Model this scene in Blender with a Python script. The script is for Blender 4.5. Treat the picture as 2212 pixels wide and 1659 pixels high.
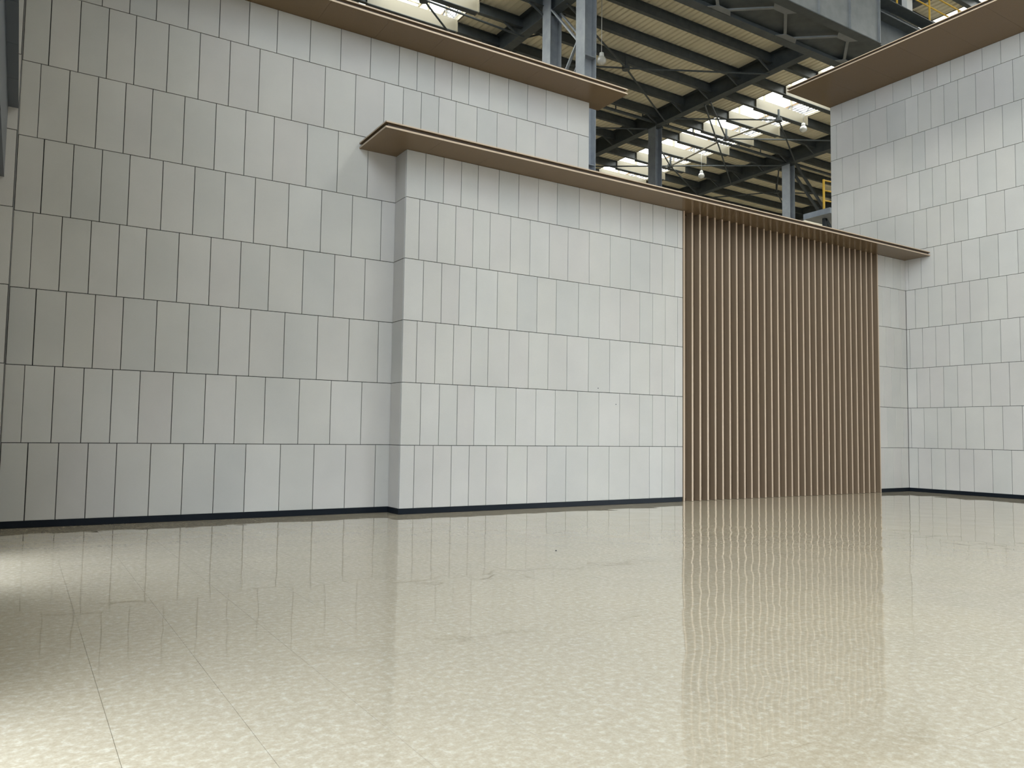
import bpy, math, random
from mathutils import Vector, Matrix
random.seed(7)
for o in list(bpy.data.objects): bpy.data.objects.remove(o)
scene = bpy.context.scene
col = scene.collection

# ------------------------------------------------------------------ camera
F_PX, CAM_H = 1692.7, 1.528
pitch, roll, yaw = math.radians(3.706), math.radians(.802), math.radians(32.162)
fw = Vector((math.sin(yaw)*math.cos(pitch), math.cos(yaw)*math.cos(pitch), math.sin(pitch)))
rt = Vector((math.cos(yaw), -math.sin(yaw), 0)); up = rt.cross(fw)
rt, up = rt*math.cos(roll)+up*math.sin(roll), up*math.cos(roll)-rt*math.sin(roll)
cd = bpy.data.cameras.new('camera'); cam = bpy.data.objects.new('camera', cd); col.objects.link(cam)
cd.sensor_fit = 'HORIZONTAL'; cd.sensor_width = 36; cd.lens = F_PX/2212*36
cd.clip_start = .05; cd.clip_end = 400
M = Matrix((rt, up, -fw)).transposed().to_4x4(); M.translation = (0, 0, CAM_H)
cam.matrix_world = M
scene.camera = cam

# ------------------------------------------------------------------ light
SKY = 20.5
w = bpy.data.worlds.new('sky'); scene.world = w; w.use_nodes = True
bg = w.node_tree.nodes['Background']; bg.inputs[0].default_value = (.84, .925, 1.0, 1); bg.inputs[1].default_value = SKY
STRIPS = [(11.8, 16.2), (34.0, 38.4), (56.2, 60.6)]   # roof lights, x ranges
RY0, RY1, RX0, RX1 = -8.0, 62.0, -.95, 74.0
OPEN = [(-7.7, -2.8, 15.0), (0.2, 5.0, 3.0), (9.0, 11.2, 2.6)]       # unseen west openings sized for wall light: gate, two added tinted doors (y0, y1, height)
def portal(loc, rot, sx, sy):
    l = bpy.data.lights.new('daylight_portal', 'AREA'); l.shape = 'RECTANGLE'; l.size = sx; l.size_y = sy
    l.cycles.is_portal = True
    o = bpy.data.objects.new('daylight_portal', l); o.location = loc; o.rotation_euler = rot; col.objects.link(o)
for a, b in STRIPS: portal(((a+b)/2, (RY0+RY1)/2, 20.47), (0, 0, 0), b-a, RY1-RY0)
FILL_CLER = (-2.5, 5.0, 9.8, 18.5)                                          # unseen clerestory added to brighten the right wall: y0, y1, z0, z1
portal((-.45, (FILL_CLER[0]+FILL_CLER[1])/2, (FILL_CLER[2]+FILL_CLER[3])/2), (0, math.radians(-90), 0), FILL_CLER[3]-FILL_CLER[2], FILL_CLER[1]-FILL_CLER[0])
FILL_SGATE = (22.0, 34.0, 3.6)                                            # unseen gate added in the south wall to front-light walls and slats
portal(((FILL_SGATE[0]+FILL_SGATE[1])/2, RY0+.1, FILL_SGATE[2]/2), (math.radians(-90), 0, 0), FILL_SGATE[1]-FILL_SGATE[0], FILL_SGATE[2])
for a, b, h in OPEN: portal((-.45, (a+b)/2, h/2), (0, math.radians(-90), 0), h, b-a)
scene.view_settings.view_transform = 'Standard'; scene.view_settings.look = 'None'
scene.view_settings.gamma = 1; scene.view_settings.use_curve_mapping = False
scene.view_settings.exposure = 0.0

# ------------------------------------------------------------------ materials
def mat(name, color, rough=.5, metal=0, spec=.5):
    m = bpy.data.materials.new(name); m.use_nodes = True
    b = m.node_tree.nodes['Principled BSDF']
    b.inputs['Base Color'].default_value = (*color, 1); b.inputs['Roughness'].default_value = rough
    b.inputs['Metallic'].default_value = metal; b.inputs['Specular IOR Level'].default_value = spec
    return m, m.node_tree, b
def noise(nt, scale, detail=4, rough=.55, vec=None, mapscale=None):
    g = nt.nodes.new('ShaderNodeNewGeometry'); n = nt.nodes.new('ShaderNodeTexNoise')
    n.inputs['Scale'].default_value = scale; n.inputs['Detail'].default_value = detail; n.inputs['Roughness'].default_value = rough
    src = g.outputs['Position']
    if mapscale:
        mp = nt.nodes.new('ShaderNodeMapping'); mp.inputs['Scale'].default_value = mapscale
        nt.links.new(src, mp.inputs['Vector']); src = mp.outputs['Vector']
    nt.links.new(src, n.inputs['Vector']); return n
def ramp(nt, src, stops):
    r = nt.nodes.new('ShaderNodeValToRGB'); e = r.color_ramp.elements
    while len(e) < len(stops): e.new(.5)
    for i, (p, c) in enumerate(stops): e[i].position = p; e[i].color = (*c, 1)
    nt.links.new(src, r.inputs['Fac']); return r
def mix(nt, fac, a, b, mode='MIX'):
    m = nt.nodes.new('ShaderNodeMix'); m.data_type = 'RGBA'; m.blend_type = mode
    if isinstance(fac, float): m.inputs[0].default_value = fac
    else: nt.links.new(fac, m.inputs[0])
    for i, v in ((6, a), (7, b)):
        if isinstance(v, tuple): m.inputs[i].default_value = (*v, 1)
        else: nt.links.new(v, m.inputs[i])
    return m.outputs[2]

MATS = {}
# fibre-cement facade panels: every panel has a slightly different tone, soft clouding and fine grain
m, nt, b = mat('facade_panel', (.56, .55, .53), .55, 0, .35)
oi = nt.nodes.new('ShaderNodeObjectInfo')
tone = ramp(nt, oi.outputs['Random'], [(0, (.475, .46, .428)), (.35, (.51, .488, .446)), (.7, (.50, .471, .437)), (1, (.53, .51, .472))])
cl = noise(nt, .9, 5); clr = ramp(nt, cl.outputs['Fac'], [(.3, (.93, .935, .93)), (.7, (1.03, 1.03, 1.02))])
gr = noise(nt, 160, 2); grr = ramp(nt, gr.outputs['Fac'], [(.25, (.95, .95, .95)), (.75, (1.03, 1.03, 1.03))])
c1 = mix(nt, 1.0, tone.outputs[0], clr.outputs[0], 'MULTIPLY'); c2 = mix(nt, 1.0, c1, grr.outputs[0], 'MULTIPLY')
nt.links.new(c2, b.inputs['Base Color']); MATS['panel'] = m
MATS['joint'] = mat('joint_backing', (.035, .035, .035), .9)[0]
MATS['trim'] = mat('corner_profile', (.45, .45, .43), .5)[0]
# bronze painted metal, soffits and slat bodies darkened for shade
m, nt, b = mat('bronze_paint', (.2, .14, .085), .18, .1, .14)
n = noise(nt, 120, 2); r = ramp(nt, n.outputs['Fac'], [(.3, (.175, .118, .068)), (.7, (.20, .137, .08))])
nt.links.new(r.outputs[0], b.inputs['Base Color']); MATS['bronze'] = m
m, nt, b = mat('bronze_slat', (.2, .14, .09), .45, .1, .2)
n = noise(nt, 60, 3, mapscale=(1, 1, .02)); r = ramp(nt, n.outputs['Fac'], [(.3, (.185, .13, .082)), (.7, (.22, .156, .10))])
nt.links.new(r.outputs[0], b.inputs['Base Color']); MATS['slat'] = m
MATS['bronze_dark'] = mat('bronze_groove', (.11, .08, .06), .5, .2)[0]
MATS['base'] = mat('baseboard_dark', (.006, .009, .013), .5, 0, .15)[0]
MATS['lintel'] = mat('slate_metal', (.10, .115, .14), .35, .3)[0]
# polished beige terrazzo-look sheet floor
m, nt, b = mat('polished_floor', (.6, .55, .47), .02, 0, .75)
n1 = noise(nt, 20, 7, .66); r1 = ramp(nt, n1.outputs['Fac'], [(.36, (.41, .35, .25)), (.52, (.465, .405, .30)), (.68, (.56, .51, .41))])
n2 = noise(nt, 70, 4, .6); r2 = ramp(nt, n2.outputs['Fac'], [(.32, (.90, .89, .87)), (.5, (1, 1, 1)), (.70, (1.07, 1.07, 1.07))])
n3 = noise(nt, .35, 3); r3 = ramp(nt, n3.outputs['Fac'], [(.3, (.95, .95, .96)), (.7, (1.04, 1.03, 1.01))])
c1 = mix(nt, 1.0, r1.outputs[0], r2.outputs[0], 'MULTIPLY'); c2 = mix(nt, 1.0, c1, r3.outputs[0], 'MULTIPLY')
nt.links.new(c2, b.inputs['Base Color'])
nb = noise(nt, 1.6, 1.0, .4); bp = nt.nodes.new('ShaderNodeBump'); bp.inputs['Strength'].default_value = 1; bp.inputs['Distance'].default_value = .0065
nt.links.new(nb.outputs['Fac'], bp.inputs['Height']); nt.links.new(bp.outputs['Normal'], b.inputs['Normal']); MATS['floor'] = m
# hall steel, sheeting, glazing
m, nt, b = mat('steel_paint', (.10, .115, .125), .5, 0, .4)
n = noise(nt, 3, 5); r = ramp(nt, n.outputs['Fac'], [(.3, (.06, .07, .074)), (.7, (.085, .097, .102))])
nt.links.new(r.outputs[0], b.inputs['Base Color']); MATS['steel'] = m
m, nt, b = mat('column_paint', (.2, .22, .245), .45, 0, .4)
n = noise(nt, 2.5, 5); r = ramp(nt, n.outputs['Fac'], [(.3, (.24, .265, .30)), (.7, (.32, .345, .375))])
nt.links.new(r.outputs[0], b.inputs['Base Color']); MATS['column'] = m
m, nt, b = mat('crane_paint', (.2, .21, .22), .45, 0, .4)
n = noise(nt, 2.5, 5); r = ramp(nt, n.outputs['Fac'], [(.3, (.17, .18, .185)), (.7, (.22, .23, .235))])
nt.links.new(r.outputs[0], b.inputs['Base Color']); MATS['crane'] = m
MATS['edge'] = mat('champagne_edge', (.52, .40, .29), .4, .1, .3)[0]  # same bronze painted lighter where edges catch the light
m, nt, b = mat('roof_sheet', (.5, .47, .37), .5, 0, .3)
n = noise(nt, 1.2, 5, mapscale=(1, .15, 1)); r = ramp(nt, n.outputs['Fac'], [(.3, (.74, .68, .52)), (.7, (.84, .78, .61))])
nt.links.new(r.outputs[0], b.inputs['Base Color']); MATS['sheet'] = m
MATS['cream'] = mat('cream_paint', (.235, .212, .158), .5)[0]
MATS['louver'] = mat('pale_louver', (.2, .2, .215), .45)[0]
MATS['yellow'] = mat('yellow_paint', (.70, .42, .04), .45)[0]
MATS['white'] = mat('white_enamel', (.75, .75, .73), .4)[0]
MATS['hallwall'] = mat('hall_cladding', (.20, .20, .195), .6)[0]
m = bpy.data.materials.new('roof_glazing'); m.use_nodes = True; nt = m.node_tree; nt.nodes.clear()
out = nt.nodes.new('ShaderNodeOutputMaterial'); tr = nt.nodes.new('ShaderNodeBsdfTransparent'); gl = nt.nodes.new('ShaderNodeBsdfGlossy')
tr.inputs[0].default_value = (.62, .60, .56, 1); gl.inputs['Roughness'].default_value = .15
mx = nt.nodes.new('ShaderNodeMixShader'); mx.inputs[0].default_value = .04
nt.links.new(tr.outputs[0], mx.inputs[1]); nt.links.new(gl.outputs[0], mx.inputs[2]); nt.links.new(mx.outputs[0], out.inputs[0]); MATS['glazing'] = m
m = m.copy(); m.name = 'tinted_door_glass'; m.node_tree.nodes['Transparent BSDF'].inputs[0].default_value = (.67, .68, .70, 1); MATS['tinted'] = m  # tint added to dim daylight through the side doors
m = m.copy(); m.name = 'clerestory_glass'; m.node_tree.nodes['Transparent BSDF'].inputs[0].default_value = (.90, .93, .96, 1); MATS['clear'] = m  # panes of the unseen clerestory added for light
m = bpy.data.materials.new('lamp_glass'); m.use_nodes = True; nt = m.node_tree; b = nt.nodes['Principled BSDF']
b.inputs['Base Color'].default_value = (.8, .8, .76, 1); b.inputs['Roughness'].default_value = .25; b.inputs['Transmission Weight'].default_value = .35; MATS['glass'] = m

# ------------------------------------------------------------------ helpers
class MB:
    def __init__(s): s.v = []; s.f = []
    def box(s, x0, x1, y0, y1, z0, z1):
        n = len(s.v)
        s.v += [(x, y, z) for z in (z0, z1) for x, y in ((x0, y0), (x1, y0), (x1, y1), (x0, y1))]
        s.f += [tuple(n+i for i in q) for q in ((3, 2, 1, 0), (4, 5, 6, 7), (0, 1, 5, 4), (1, 2, 6, 5), (2, 3, 7, 6), (3, 0, 4, 7))]
        return s
    def bar(s, p, q, wd, ht=None):          # rectangular bar between two points
        p, q = Vector(p), Vector(q); d = (q-p).normalized(); ht = ht or wd
        r = Vector((0, 0, 1)) if abs(d.z) < .95 else Vector((1, 0, 0))
        a = d.cross(r).normalized(); c = a.cross(d).normalized(); n = len(s.v)
        for e in (p, q):
            for i, j in ((-1, -1), (1, -1), (1, 1), (-1, 1)): s.v.append(tuple(e+a*wd/2*i+c*ht/2*j))
        s.f += [tuple(n+i for i in k) for k in ((0, 1, 2, 3), (7, 6, 5, 4), (0, 4, 5, 1), (1, 5, 6, 2), (2, 6, 7, 3), (3, 7, 4, 0))]
        return s
    def tube(s, p, q, r, k=10, r2=None):
        p, q = Vector(p), Vector(q); d = (q-p).normalized(); r2 = r if r2 is None else r2
        u = Vector((0, 0, 1)) if abs(d.z) < .95 else Vector((1, 0, 0))
        a = d.cross(u).normalized(); c = a.cross(d).normalized(); n = len(s.v)
        for e, rr in ((p, r), (q, r2)):
            for i in range(k): t = 2*math.pi*i/k; s.v.append(tuple(e+(a*math.cos(t)+c*math.sin(t))*rr))
        for i in range(k): j = (i+1) % k; s.f.append((n+i, n+k+i, n+k+j, n+j))
        s.f.append(tuple(n+i for i in range(k))); s.f.append(tuple(n+2*k-1-i for i in range(k)))
        return s
    def lathe(s, cx, cy, prof, k=16):
        n = len(s.v)
        for r, z in prof:
            for i in range(k): t = 2*math.pi*i/k; s.v.append((cx+r*math.cos(t), cy+r*math.sin(t), z))
        for a in range(len(prof)-1):
            for i in range(k): j = (i+1) % k; s.f.append((n+a*k+i, n+a*k+j, n+(a+1)*k+j, n+(a+1)*k+i))
        return s
    def mesh(s, name, m):
        me = bpy.data.meshes.new(name); me.from_pydata(s.v, [], s.f); me.materials.append(MATS[m]); me.update(); return me
    def build(s, name, m, parent=None): return link(name, s.mesh(name, m), parent)
def link(name, me, parent=None, loc=None, rz=0):
    o = bpy.data.objects.new(name, me); col.objects.link(o)
    if parent: o.parent = parent
    if loc: o.location = loc
    if rz: o.rotation_euler.z = rz
    return o
def tag(o, label, cat, group=None, kind=None):
    o['label'] = label; o['category'] = cat
    if group: o['group'] = group
    if kind: o['kind'] = kind
    return o
def empty(name, loc=(0, 0, 0)):
    o = bpy.data.objects.new(name, None); o.location = loc; o.empty_display_size = .2; col.objects.link(o); return o
def box(*a): return MB().box(*a)

# ------------------------------------------------------------------ setting: floor
YA, YB, XD, YE = 14.255, 13.734, 22.853, 14.06       # wall planes
XC, XB1, XB2, XA1 = 6.15, 13.49, 21.41, 11.0
ZA, ZB, ZD = 9.33, 7.04, 12.77                        # soffit heights
BASE, ROW, GAP, TH = .10, 1.2, .011, .02
MATS['ground'] = mat('concrete_ground', (.33, .32, .30), .8)[0]
tag(MB().box(-60, RX0, -60, 60, -.3, -.004).box(RX0, 90, -60, RY0, -.3, -.004).build('ground', 'ground'), 'bare concrete yard outside the left facade', 'ground', kind='structure')
floor = tag(box(RX0, RX1, RY0, RY1, -.3, -.004).build('floor', 'floor'), 'polished pale beige speckled floor reflecting the walls', 'floor', kind='structure')
tiles = {}
PITCH = .612
for i in range(-3, 21):
    x0 = .47+PITCH*i; off = (i*.43) % 1.22
    y = .9+off-1.22
    while y < 13.0:
        y0, y1 = max(y, .5), min(y+1.22, 12.9 if x0 > 4.7 else 14.1)
        L = round(y1-y0, 3)
        if L > .05:
            if L not in tiles: tiles[L] = box(-PITCH/2+.0011, PITCH/2-.0011, 0, L-.0022, -.004, 0).mesh('floor_tile', 'floor')
            link('floor_tile', tiles[L], floor, (x0+PITCH/2, y0, 0))
        y += 1.22

# ------------------------------------------------------------------ setting: tiled walls
pcache = {}
def panel_mesh(wd, ht):
    k = (round(wd, 2), round(ht, 2))
    if k not in pcache:
        c = .003; n = MB(); a, h = k[0]/2-GAP/2, k[1]/2-GAP/2
        n.v = [(-a, c, -h), (a, c, -h), (a, c, h), (-a, c, h), (-a+c, 0, -h+c), (a-c, 0, -h+c), (a-c, 0, h-c), (-a+c, 0, h-c), (-a, TH, -h), (a, TH, -h), (a, TH, h), (-a, TH, h)]
        n.f = [(4, 5, 6, 7), (0, 1, 5, 4), (1, 2, 6, 5), (2, 3, 7, 6), (3, 0, 4, 7), (8, 9, 1, 0), (9, 10, 2, 1), (10, 11, 3, 2), (11, 8, 0, 3)]
        pcache[k] = n.mesh('panel', 'panel')
    return pcache[k]
def rows(parent, start, end, odd, even, plane, ztop, face='y', skip=lambda c, z: False):
    """lay panel courses; coordinates run along x (face y) or along y (face x)"""
    r = 1
    while BASE+ROW*(r-1) < ztop-.02:
        z0, z1 = BASE+ROW*(r-1), min(BASE+ROW*r, ztop)
        j = [start]+[v for v in (odd if r % 2 else even) if start+.03 < v < end-.03]+[end]
        for a, b_ in zip(j, j[1:]):
            c, zc = (a+b_)/2, (z0+z1)/2
            if skip(c, zc): continue
            me = panel_mesh(b_-a, z1-z0)
            if face == 'y': link('panel', me, parent, (c, plane, zc))
            else: link('panel', me, parent, (plane, c, zc), -math.pi/2)
        r += 1
A_EVEN = [-.36, .05, .45, .86, 1.27, 1.68, 2.19, 2.71, 3.22, 3.73, 4.35, 4.95, 5.56, 6.17, 6.57, 6.97, 7.37, 7.78, 8.28, 8.77, 9.27, 9.77, 10.37]
A_ODD = [.15, .56, .97, 1.38, 1.89, 2.40, 2.91, 3.43, 4.04, 4.66, 5.27, 5.87, 6.28, 6.68, 7.08, 7.48, 7.99, 8.49, 8.99, 9.49, 10.09, 10.69]
B_ODD = [6.45, 6.85, 7.25, 7.65, 8.05, 8.55, 9.04, 9.54, 10.04, 10.63, 11.23, 11.83, 12.43, 12.82, 13.23]
B_EVEN = [6.56, 6.96, 7.36, 7.75, 8.25, 8.74, 9.24, 9.74, 10.34, 10.93, 11.53, 12.12, 12.52, 12.92, 13.32]
D_ODD = [15.85, 15.24, 14.64, 14.04, 13.44, 13.04, 12.63, 12.23, 11.83, 11.33, 10.83, 10.33, 9.83, 9.23, 8.63, 8.03, 7.43, 7.03, 6.63, 6.23, 5.83, 5.33, 4.83, 4.33]
D_EVEN = [16.06, 15.45, 14.84, 14.25, 13.64, 13.24, 12.84, 12.44, 12.03, 11.53, 11.03, 10.53, 10.03, 9.43, 8.83, 8.23, 7.63, 7.23, 6.83, 6.43, 6.03, 5.53, 5.03, 4.53]
wa = tag(box(-.205, XA1, YA+TH, YA+.25, 0, ZA+.06).build('wall_rear', 'joint'), 'tall grey panelled wall standing behind the lower central wall', 'wall', kind='structure')
rows(wa, -.205, XA1, A_ODD, A_EVEN, YA, ZA, skip=lambda c, z: c > XC+.1 and z < ZB-.4)
wb = MB(); wb.box(XC+TH, XB1, YB+TH, YA+TH-.001, 0, ZB+.06); wb.box(XB2, XD+TH, YB+TH, YA+.2, 0, ZB+.06); wb.box(XB1, XB2, YB+.32, YA+.2, 0, ZB+.06)
wb = tag(wb.build('wall_center', 'joint'), 'lower grey panelled wall projecting in front with a slatted door', 'wall', kind='structure')
rows(wb, XC, XB1, B_ODD, B_EVEN, YB, ZB)
rows(wb, XB2, XD-.004, [21.64, 22.06, 22.48], [21.80, 22.21, 22.62], YB, ZB)
rows(wb, YB+TH+.010, YA-.010, [], [], XC, ZB, 'x')
for px, pz in ((10.904, 2.591), (11.419, 2.246)):                 # two bolt holes in the panels
    MB().tube((px, YB-.002, pz), (px, YB+.01, pz), .011, 12).build('bolt_hole', 'base', wb)
D0 = 4.0
wd = tag(box(XD+TH, XD+.25, D0, 16.29, 0, ZD+.06).build('wall_right', 'joint'), 'tallest pale grey panelled wall running along the right side', 'wall', kind='structure')
rows(wd, D0, YB, sorted(D_ODD), sorted(D_EVEN), XD, BASE+5*ROW, 'x')
rows(wd, D0, 16.29, sorted(D_ODD), sorted(D_EVEN), XD, ZD, 'x', skip=lambda c, z: z < BASE+5*ROW)
we = tag(box(-.94, -.215, YE+TH, YE+.25, 0, 10.0).build('wall_left', 'joint'), 'narrow sliver of grey panelled wall at the left picture edge', 'wall', kind='structure')
rows(we, -.94, -.215, [], [-.6], YE, 10.0)
# skirting boards
def skirt(name, lab, *boxes):
    m_ = MB()
    for q in boxes: m_.box(*q)
    tag(m_.build(name, 'base'), lab, 'baseboard', kind='structure')
skirt('baseboard_rear', 'black baseboard along the foot of the tall rear wall', (-.205, XC, YA-.012, YA+TH, 0, BASE))
skirt('baseboard_center', 'black baseboard along the foot of the central wall left of the slats', (XC-.012, XC+TH, YB-.012, YA-.012, 0, BASE), (XC+TH, XB1-.03, YB-.012, YB+TH, 0, BASE))
skirt('baseboard_corner', 'short black baseboard between slatted door and right wall', (XB2+.02, XD-.012, YB-.012, YB+TH, 0, BASE))
skirt('baseboard_right', 'black baseboard along the foot of the right wall', (XD-.012, XD+TH, D0, YB, 0, BASE))
skirt('baseboard_left', 'black baseboard at the far left wall sliver', (-.94, -.215, YE-.012, YE+TH, 0, BASE))

# ------------------------------------------------------------------ setting: bronze canopies
def canopy(name, lab, x0, x1, y0, y1, z, seg, axis, edges):
    """flat bronze canopy of butt-jointed soffit panels, a recessed groove and a top plate; edges = open sides"""
    root = empty(name, ((x0+x1)/2, (y0+y1)/2, z)); tag(root, lab, 'canopy', kind='structure')
    root_loc = Vector(root.location)
    def put(n, mb_, m_):
        o = mb_.build(n, m_, root); o.matrix_parent_inverse = Matrix.Translation(-root_loc)
    g = .055; T0, T1, T2 = .034, .098, .126
    e = lambda s: g if s in edges else 0
    lo, hi = (x0, x1) if axis == 'x' else (y0, y1)
    n = max(1, round((hi-lo)/seg)); st = (hi-lo)/n
    for i in range(n):
        a, b_ = lo+st*i+.0015, lo+st*(i+1)-.0015
        if axis == 'x': put('soffit_panel', box(a, b_, y0, y1, z, z+T0), 'bronze'); put('top_plate', box(a, b_, y0, y1, z+T1, z+T2), 'bronze')
        else: put('soffit_panel', box(x0, x1, a, b_, z, z+T0), 'bronze'); put('top_plate', box(x0, x1, a, b_, z+T1, z+T2), 'bronze')
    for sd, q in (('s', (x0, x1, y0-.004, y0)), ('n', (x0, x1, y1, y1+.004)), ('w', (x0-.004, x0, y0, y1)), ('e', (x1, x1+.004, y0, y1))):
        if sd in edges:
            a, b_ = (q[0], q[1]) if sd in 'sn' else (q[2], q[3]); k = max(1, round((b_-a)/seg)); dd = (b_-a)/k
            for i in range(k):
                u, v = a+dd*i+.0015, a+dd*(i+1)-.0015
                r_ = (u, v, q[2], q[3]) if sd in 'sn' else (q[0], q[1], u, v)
                put('edge_strip', box(*r_, z+.002, z+T0), 'edge'); put('edge_strip', box(*r_, z+T1+.004, z+T2), 'edge')  # edge light painted as lighter strips
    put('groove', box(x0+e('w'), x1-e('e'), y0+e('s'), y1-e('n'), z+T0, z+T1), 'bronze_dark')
canopy('trim_1', 'long bronze canopy capping the tall rear wall', -.2, 11.45, 13.42, 14.5, ZA, 1.2, 'x', 'sen')
canopy('trim_2', 'bronze canopy over the central wall and slatted door', 5.38, XD, 12.95, YA, ZB, 1.16, 'x', 'sw')
canopy('trim_3', 'deep bronze canopy capping the right wall', 20.65, XD+.25, D0, 16.31, ZD, 1.2, 'y', 'wn')
# dark lintel beams above the opening at the far left
t4 = empty('trim_4', (-.4, 8, 5.34)); tag(t4, 'dark slate lintel hanging at the upper left picture edge', 'lintel', kind='structure')
def put4(n, mb_, m_): o = mb_.build(n, m_, t4); o.matrix_parent_inverse = Matrix.Translation((.4, -8, -5.34))
put4('lintel_face', box(-.95, -.35, 1.0, YE-.002, 5.34, 9.4), 'lintel')
for i in range(11):
    put4('soffit_panel', box(-.349, -.215, 1.0+1.187*i, 1.0+1.187*(i+1)-.006, 6.44, 6.47), 'lintel')

# ------------------------------------------------------------------ slatted door
N = 30
door = empty('slatted_door', ((XB1+XB2)/2, YB, 0)); tag(door, 'tall door of deep vertical bronze slats in the central wall', 'slatted door')
dl = Vector(door.location)
def putd(n, o): o.parent = door; o.matrix_parent_inverse = Matrix.Translation(-dl)
o = box(XB1+.001, XB2-.001, YB+.26, YB+.315, 0, ZB-.002).build('back_panel', 'slat'); putd('', o)
o = box(XB1+.002, XB1+.045, YB-.018, YB+.255, 0, ZB-.002).build('frame_post', 'slat'); putd('', o)
o = box(XB2-.045, XB2-.002, YB-.018, YB+.255, 0, ZB-.002).build('frame_post', 'slat'); putd('', o)
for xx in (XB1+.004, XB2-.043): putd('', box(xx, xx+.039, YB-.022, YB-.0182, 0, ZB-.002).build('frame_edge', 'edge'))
o = box(XB1+.046, XB2-.046, YB+.19, YB+.255, 0, .06).build('bottom_rail', 'slat'); putd('', o)
st = (XB2-XB1-.09)/N
sm = MB(); W_, DP = .052, .185
sm.v = [(-W_/2+.006, 0, 0), (W_/2-.006, 0, 0), (W_/2, .006, 0), (W_/2, DP, 0), (-W_/2, DP, 0), (-W_/2, .006, 0)]
sm.v += [(x, y, ZB-.004) for x, y, _ in sm.v]
sm.f = [(i, (i+1) % 6, (i+1) % 6+6, i+6) for i in range(6)]+[(5, 4, 3, 2, 1, 0), (6, 7, 8, 9, 10, 11)]
sme = sm.mesh('slat', 'slat')
fme = box(-W_/2+.002, W_/2-.002, -.004, .001, 0, ZB-.004).mesh('front_edge', 'edge')  # lit slat front painted as a lighter strip
for i in range(N-1):
    o = link('slat', sme, door); o.location = (XB1+.045+st*(i+1)-dl.x, YB-.015-dl.y, .002)
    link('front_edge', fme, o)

# ------------------------------------------------------------------ hall shell
tag(box(RX0, RX1, RY1, RY1+.3, 0, 21).build('wall_north', 'hallwall'), 'distant end cladding of the factory hall', 'wall', kind='structure')
ws = MB().box(RX0, FILL_SGATE[0], RY0-.3, RY0, 0, 21).box(FILL_SGATE[1], RX1, RY0-.3, RY0, 0, 21).box(FILL_SGATE[0], FILL_SGATE[1], RY0-.3, RY0, FILL_SGATE[2], 21)
tag(ws.build('wall_south', 'hallwall'), 'hall cladding behind the camera', 'wall', kind='structure')
tag(box(RX1, RX1+.3, RY0, RY1, 0, 21).build('wall_east', 'hallwall'), 'distant right side cladding of the factory hall', 'wall', kind='structure')
ww = MB(); y = RY0
for a, b_, h in OPEN:
    ww.box(RX0, -.5, y, a, 0, 5.33); ww.box(RX0, -.5, a, b_, min(h, 5.32), 5.33); y = b_
ww.box(RX0, -.5, y, YE, 0, 5.33)
y = RY0
for q in ((RY0, OPEN[0][0], 5.33), (OPEN[0][0], OPEN[0][1], OPEN[0][2]), (OPEN[0][1], FILL_CLER[0], 5.33), (FILL_CLER[1], YE, 9.41), (YE, RY1, 10.01)): ww.box(RX0, -.36, q[0], q[1], q[2], 20.4)
ww.box(RX0, -.36, YE+.26, RY1, 0, 10.0)
ww.box(RX0, -.36, FILL_CLER[0], .99, 5.33, 9.41); ww.box(RX0, -.36, FILL_CLER[0], FILL_CLER[1], 9.41, FILL_CLER[2]); ww.box(RX0, -.36, FILL_CLER[0], FILL_CLER[1], FILL_CLER[3], 20.4)
ww.v = [v for v in ww.v]
wf = tag(ww.build('wall_facade', 'hallwall'), 'left facade with doorways beside the camera, out of view', 'wall', kind='structure')
for k, (a, b_, h) in enumerate(OPEN[1:]):
    dr = tag(box(-.72, -.70, a, b_, 0, h).build('door_%d' % (k+1), 'tinted'), ('nearer', 'farther')[k]+' tinted glass door in the left facade', 'door', kind='structure')
    for yy in (a, (a+b_)/2-.03, b_-.06): box(-.74, -.68, yy, yy+.06, 0, h).build('door_frame', 'base', dr)

wn = tag(box(-.72, -.71, FILL_CLER[0], FILL_CLER[1], FILL_CLER[2], FILL_CLER[3]).build('window_1', 'clear'), 'clerestory glazing high in the left facade, out of view', 'window', kind='structure')
for k in range(6): yy = FILL_CLER[0]+(FILL_CLER[1]-FILL_CLER[0]-.06)*k/5; box(-.75, -.68, yy, yy+.06, FILL_CLER[2], FILL_CLER[3]).build('mullion', 'base', wn)

# ------------------------------------------------------------------ hall roof
ZP, ZS = 19.95, 20.42          # purlin soffit, sheet underside
ceiling = empty('ceiling', (26, 30, ZS)); tag(ceiling, 'corrugated factory roof with dark steel beams high above the walls', 'ceiling', kind='structure')
cl_inv = Matrix.Translation((-26, -30, -ZS))
def putc(o): o.parent = ceiling; o.matrix_parent_inverse = cl_inv; return o
def corrugated(x0, x1, y0, y1):
    p = .30; prof = []; x = x0
    while x < x1-.01:
        for dx, dz in ((0, 0), (.15, 0), (.19, .05), (.26, .05)): 
            if x+dx < x1: prof.append((x+dx, ZS+dz))
        x += p
    prof.append((x1, ZS)); mb_ = MB(); n = len(prof)
    for y in (y0, y1): mb_.v += [(a, y, z) for a, z in prof]
    mb_.f = [(i, i+n, i+n+1, i+1) for i in range(n-1)]
    k = len(mb_.v); mb_.box(x0, x1, y0, y1, ZS+.06, ZS+.10)
    return mb_.build('roof_sheet', 'sheet')
RAF = [6.8, 18.55, 30.6, 42.05, 53.8, 65.5]
xs = [RX0]
for a, b_ in STRIPS: xs += [a, b_]
xs.append(RX1)
for a, b_ in zip(xs[::2], xs[1::2]):
    cuts = [a]+[r for r in RAF if a+.5 < r < b_-.5]+[b_]
    for c, d in zip(cuts, cuts[1:]): putc(corrugated(c, d, RY0, RY1))
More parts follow.
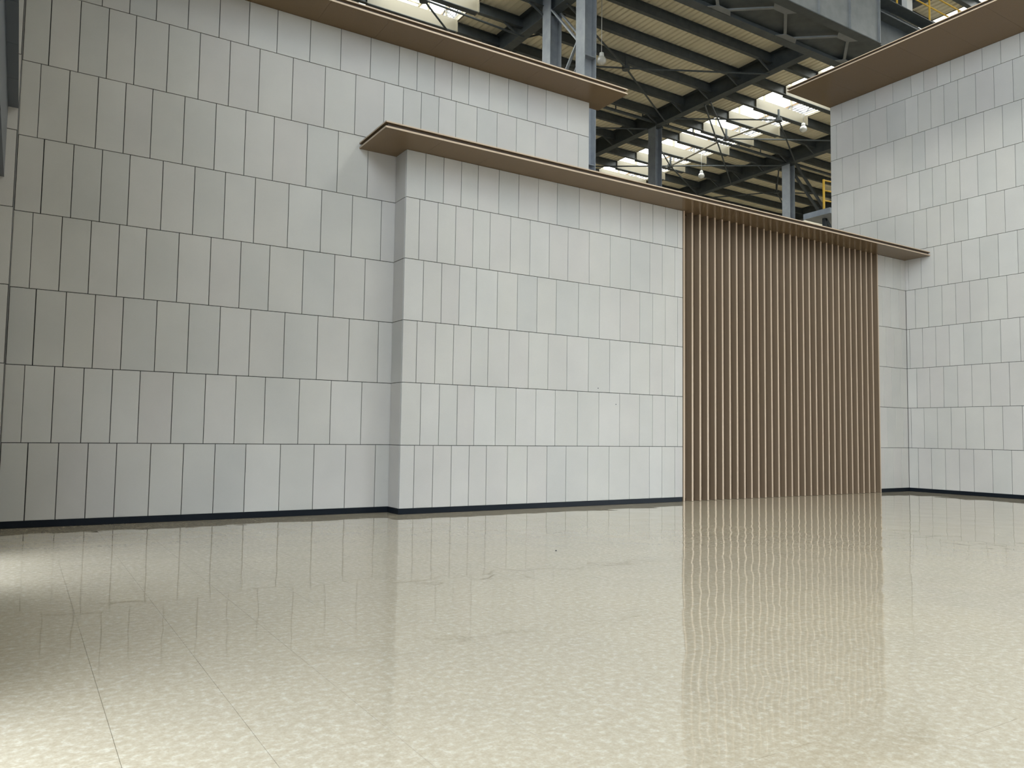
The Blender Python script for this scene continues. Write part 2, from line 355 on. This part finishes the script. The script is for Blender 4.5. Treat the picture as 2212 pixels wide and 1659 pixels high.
for x in RAF:
    mb_ = MB(); mb_.box(x-.225, x+.225, RY0+.1, RY1-.1, 19.5, 19.525); mb_.box(x-.01, x+.01, RY0+.1, RY1-.1, 19.525, ZS-.03); mb_.box(x-.225, x+.225, RY0+.1, RY1-.1, ZS-.03, ZS-.005)
    putc(mb_.build('rafter', 'steel'))
pm = MB(); pm.box(RX0+.1, RX1-.1, -.1, .1, 0, .02); pm.box(RX0+.1, RX1-.1, -.008, .008, .02, .44); pm.box(RX0+.1, RX1-.1, -.1, .1, .44, .46)
pme = pm.mesh('purlin', 'steel')
PUR = [17+2*i for i in range(22)]
for y in PUR: putc(link('purlin', pme, None, (0, y+.05, ZP)))
for x in RAF[1:4]:
    for y in PUR[4:14]:
        for s in (-1, 1):
            putc(MB().bar((x+s*.95, y+.05, ZP), (x+s*.12, y+.05, 19.53), .07, .07).build('knee_brace', 'steel'))
# longitudinal tie truss on the column line
for z, r in ((19.78, .09), (20.2, .08)): putc(MB().tube((RX0+.2, 33.35, z), (RX1-.2, 33.35, z), r, 8).build('tie_chord', 'steel'))
for i in range(12): putc(MB().bar((19.6+2*i, 33.35, 19.78), (19.6+2*i, 33.35, 20.2), .05).build('tie_strut', 'steel'))
# roof bracing: hubs with rods between the rafters
HUB = [(13.4, 28.6, 0), (24.3, 28.6, 1), (35.5, 28.6, 2), (35.2, 32.2, 2), (35.8, 37.6, 2), (46.0, 37.3, 3), (24.3, 37.4, 1)]
HUB_TARGETS = {2: [(30.6, 31.8), (42.05, 32.6)], 3: [(30.6, 29.1), (42.05, 28.1)], 4: [(30.6, 33.9), (42.05, 33.3), (42.05, 41.2), (30.6, 41.4)], 5: [(42.05, 33.9), (42.05, 42.5), (53.8, 33.6), (53.8, 42.0)],
    1: [(18.55, 25.6), (18.55, 31.6), (30.6, 32.5), (30.6, 25.2)], 0: [(6.8, 32.2), (18.55, 33.0), (18.55, 28.9), (6.8, 25.2)], 6: [(30.6, 33.6), (18.55, 33.8)]}
ZR = 19.45
for i, (hx, hy, _) in enumerate(HUB):
    putc(MB().tube((hx, hy, ZR-.09), (hx, hy, ZR+.09), .19, 14).build('brace_hub', 'steel'))
    putc(MB().bar((hx, hy, ZR), (hx, hy, ZP+.1), .09).build('hub_hanger', 'steel'))
    for tx, ty in HUB_TARGETS[i]: putc(MB().tube((hx, hy, ZR), (tx, ty, ZR+.03), .045, 8).build('brace_rod', 'steel'))
putc(MB().tube((35.5, 28.6, ZR), (35.2, 32.2, ZR), .055, 8).build('brace_rod', 'cream'))
putc(MB().tube((35.2, 32.9, ZR), (35.8, 37.6, ZR), .055, 8).build('brace_rod', 'cream'))
putc(MB().tube((35.2, 32.9, ZR), (42.05, 38.0, ZR), .045, 8).build('brace_rod', 'steel'))
putc(MB().tube((30.6, 29.5, ZR), (35.2, 32.9, ZR), .045, 8).build('brace_rod', 'steel'))

# ------------------------------------------------------------------ roof lights
def skylight(i, lab, detail):
    x0, x1 = STRIPS[i]; y0, y1 = RY0+.2, RY1-.2
    root = empty('roof_skylight', ((x0+x1)/2, 30, ZS)); tag(root, lab, 'skylight'); inv = Matrix.Translation((-(x0+x1)/2, -30, -ZS))
    def put(n, mb_, m_): o = mb_.build(n, m_, root); o.matrix_parent_inverse = inv; return o
    zt = 23.2
    for x in (x0, x1): put('curb', box(x-.04, x+.04, y0, y1, ZS-.02, 20.52), 'cream')
    for x in (x0, x1): put('lower_rail', box(x-.05, x+.05, y0, y1, 20.60, 20.65), 'cream')
    for x in (x0, x1): put('middle_rail', box(x-.05, x+.05, y0, y1, 21.42, 21.50), 'bronze')
    for x in (x0, x1): put('top_rail', box(x-.06, x+.06, y0, y1, zt-.12, zt), 'cream')
    put('roof_pane', box(x0, x1, y0, y1, zt, zt+.01), 'glazing')
    for x in (x0, x1): put('side_pane', box(x-.005, x+.005, y0, y1, 20.66, zt-.12), 'glazing')
    if not detail: return
    ya, yb = detail
    for k in range(5):
        z = 20.73+.15*k
        put('louver', MB().bar((x1-.03, ya, z), (x1-.03, yb, z), .012, .10), 'louver')
    y = math.ceil((ya-1)/2)*2+1
    while y < yb:
        put('cross_beam', box(x0+.05, x1-.05, y+.05-.115, y+.05+.115, ZP-.03, 20.50), 'cream')
        put('beam_flange', box(x0+.05, x1-.05, y+.05-.16, y+.05+.16, ZP-.06, ZP-.031), 'steel')
        put('end_plate', box(x1-.05, x1+.0, y+.05-.2, y+.05+.2, ZP-.06, 20.52), 'cream')
        put('post', box(x1-.06, x1+.05, y+1-.05, y+1+.05, 20.52, zt-.12), 'cream')
        put('brace', MB().bar((x1-.1, y+.1, 20.66), (x1-.1, y+1.0, 21.45), .03), 'steel')
        put('brace', MB().bar((x1-.1, y+1.9, 20.66), (x1-.1, y+1.0, 21.45), .03), 'steel')
        put('roof_bar', box(x0, x1, y-.03, y+.03, zt-.06, zt-.005), 'cream')
        y += 2
skylight(0, 'roof light seen just above the tall rear wall canopy', (26, 44))
skylight(1, 'large roof light in view between the tall walls', (24, 50))
skylight(2, 'small distant roof light glimpsed above the slatted door', (36, 60))

# ------------------------------------------------------------------ hall columns
def hsec(mb_, x, y, z0, z1, w_=.59, d=.59, t=.03):
    mb_.box(x-d/2, x-d/2+t, y-w_/2, y+w_/2, z0, z1); mb_.box(x+d/2-t, x+d/2, y-w_/2, y+w_/2, z0, z1); mb_.box(x-d/2+t, x+d/2-t, y-t/2, y+t/2, z0, z1); return mb_
lc = empty('lattice_column', (18.6, 25.5, 0)); tag(lc, 'blue-grey twin-leg lattice steel column behind the rear wall end', 'column')
inv = Matrix.Translation((-18.6, -25.5, 0))
def putl(n, mb_, m_='column'): o = mb_.build(n, m_, lc); o.matrix_parent_inverse = inv; return o
for y in (24.35, 26.75):
    putl('leg', hsec(MB(), 18.6, y, 0, ZS-.01))
    for z in (12.2, 16.6): putl('stiffener', box(18.6-.26, 18.6+.26, y-.29, y-.016, z, z+.03))
for k in range(8):
    z = 2+2.2*k; a, b_ = (24.6, 26.5) if k % 2 else (26.5, 24.6)
    for x in (18.38, 18.82): putl('lacing', MB().bar((x, a, z), (x, b_, z+2.2), .12, .06))
for cx, cy, lab in ((30.6, 33.4, 'dark steel column in front of the large roof light'), (42.05, 33.15, 'dark steel column with diagonal struts near the right wall')):
    c = empty('steel_column', (cx, cy, 0)); tag(c, lab, 'column'); inv2 = Matrix.Translation((-cx, -cy, 0))
    o = hsec(MB(), cx, cy, 0, 19.5, .62, .5, .03).build('shaft', 'column', c); o.matrix_parent_inverse = inv2
    o = box(cx-.3, cx+.3, cy-.36, cy+.36, 19.42, 19.497).build('cap_plate', 'steel', c); o.matrix_parent_inverse = inv2
    if cx > 40:
        for p, q in (((42.4, 33.3, 20.3), (48.2, 33.3, 15.3)), ((42.4, 33.3, 19.4), (47.3, 33.3, 15.4))):
            o = MB().tube(p, q, .10, 10).build('strut', 'steel', c); o.matrix_parent_inverse = inv2

# ------------------------------------------------------------------ overhead crane bridge
cb = empty('overhead_crane', (22, 16, 15.5)); tag(cb, 'grey overhead crane girder with lattice walkway crossing the top', 'crane'); inv = Matrix.Translation((-22, -16, -15.5))
def putk(n, mb_, m_='crane'): o = mb_.build(n, m_, cb); o.matrix_parent_inverse = inv; return o
putk('girder_web', box(6, 25.2, 15.95, 16.1, 15.52, 17.2))
putk('bottom_flange', box(6, 25.2, 15.85, 16.2, 15.49, 15.52), 'steel')
putk('top_flange', box(6, 31, 15.8, 16.25, 17.2, 17.23), 'steel')
for i in range(11): putk('stiffener', box(25.2-.06-1.67*i, 25.2-1.67*i-.02, 15.87, 15.95, 15.52, 17.2))
putk('end_box', box(25.2, 31, 16.3, 16.9, 15.8, 17.2), 'steel'); putk('end_flange', box(25.2, 31, 15.95, 17.0, 16.75, 16.8), 'steel')
putk('walkway_chord', box(6, 26, 17.53, 17.87, 15.49, 15.62), 'steel')
xg = 20.5
for k in range(-4, 2):
    a = xg+3.3*k
    putk('lattice_bar', MB().bar((a-1.65, 17.55, 15.53), (a, 16.2, 15.53), .10, .05)); putk('lattice_bar', MB().bar((a, 16.2, 15.53), (a+1.65, 17.55, 15.53), .10, .05))
    for cx, cy, sg in ((a, 16.33, 1), (a+1.65, 17.42, -1)):
        g = MB(); h_ = .13
        g.v = [(cx-.55, cy-sg*h_, 15.49), (cx+.55, cy-sg*h_, 15.49), (cx+.28, cy+sg*h_, 15.49), (cx-.28, cy+sg*h_, 15.49)]; g.v += [(x, y, 15.51) for x, y, _ in g.v]
        g.f = [(0, 1, 2, 3), (7, 6, 5, 4), (0, 4, 5, 1), (1, 5, 6, 2), (2, 6, 7, 3), (3, 7, 4, 0)]; putk('gusset', g)
putk('walkway_deck', box(6, 31, 16.12, 17.87, 15.66, 15.70), 'steel')
putk('control_box', box(27.05, 27.4, 16.0, 16.2, 17.23, 18.1), 'white')
for x in (24.3, 26.25, 28.35, 30.4): putk('rail_post', MB().tube((x, 15.9, 17.23), (x, 15.9, 18.35), .035, 8), 'yellow')
for z in (17.85, 18.35): putk('hand_rail', MB().tube((15, 15.9, z), (31, 15.9, z), .028, 8), 'yellow')

# ------------------------------------------------------------------ service platform behind the right wall
sp = empty('service_platform', (26.6, 19.2, 10.2)); tag(sp, 'small grey platform with yellow guard rail left of the right wall', 'platform'); inv = Matrix.Translation((-26.6, -19.2, -10.2))
def putp(n, mb_, m_): o = mb_.build(n, m_, sp); o.matrix_parent_inverse = inv; return o
putp('deck', box(26.0, 28.5, 18.6, 19.8, 10.2, 10.42), 'column')
for x, y in ((26.2, 19.0), (28.2, 19.0)): putp('rail_post', MB().tube((x, y, 10.42), (x, y, 11.65), .045, 8), 'yellow')
for z in (10.82, 11.22, 11.62): putp('hand_rail', MB().tube((26.2, 19.0, z), (28.4, 18.4+.6, z+.12), .03, 8), 'yellow')
for p, q in (((26.5, 19.2, 10.2), (28.2, 19.2, 8.6)), ((28.2, 19.2, 10.2), (26.5, 19.2, 8.6)), ((26.5, 19.2, 8.6), (26.5, 19.2, 0)), ((28.2, 19.2, 8.6), (28.2, 19.2, 0)), ((26.5, 19.2, 8.6), (28.2, 19.2, 8.6)), ((26.5, 19.2, 8.6), (26.5, 19.2, 10.2)), ((28.2, 19.2, 8.6), (28.2, 19.2, 10.2))):
    putp('trestle_bar', MB().bar(p, q, .12), 'steel')

# ------------------------------------------------------------------ pendant lamps
def lamp(x, y, z, ztop, lab):
    r = empty('pendant_lamp', (x, y, z)); tag(r, lab, 'lamp', 'pendant lamps under the factory roof'); iv = Matrix.Translation((-x, -y, -z))
    for n, mb_, m_ in (('cord', MB().tube((x, y, z+.32), (x, y, ztop), .014, 6), 'white'), ('cap', MB().lathe(x, y, [(.02, z+.34), (.09, z+.30), (.11, z+.18), (.10, z+.14)]), 'white'),
                       ('shade', MB().lathe(x, y, [(.10, z+.14), (.16, z+.10), (.20, z-.02), (.18, z-.12), (.10, z-.18), (.01, z-.20)]), 'glass')):
        o = mb_.build(n, m_, r); o.matrix_parent_inverse = iv
        for p in o.data.polygons: p.use_smooth = True
lamp(19.95, 25.05, 17.22, ZP, 'pendant lamp on a white cord beside the lattice column')
lamp(35.6, 27.05, 18.45, ZP-.06, 'pendant lamp hanging below the roof light by the right canopy')
lamp(36.05, 35.05, 18.15, ZP-.06, 'pendant lamp hanging above the slatted door')

# ------------------------------------------------------------------ speck on the floor
d = MB().lathe(6.114, 8.57, [(.0, .012), (.010, .009), (.013, .003), (.0, 0.0)], 10)
tag(d.build('pebble', 'base'), 'tiny dark pebble lying on the open floor', 'pebble')
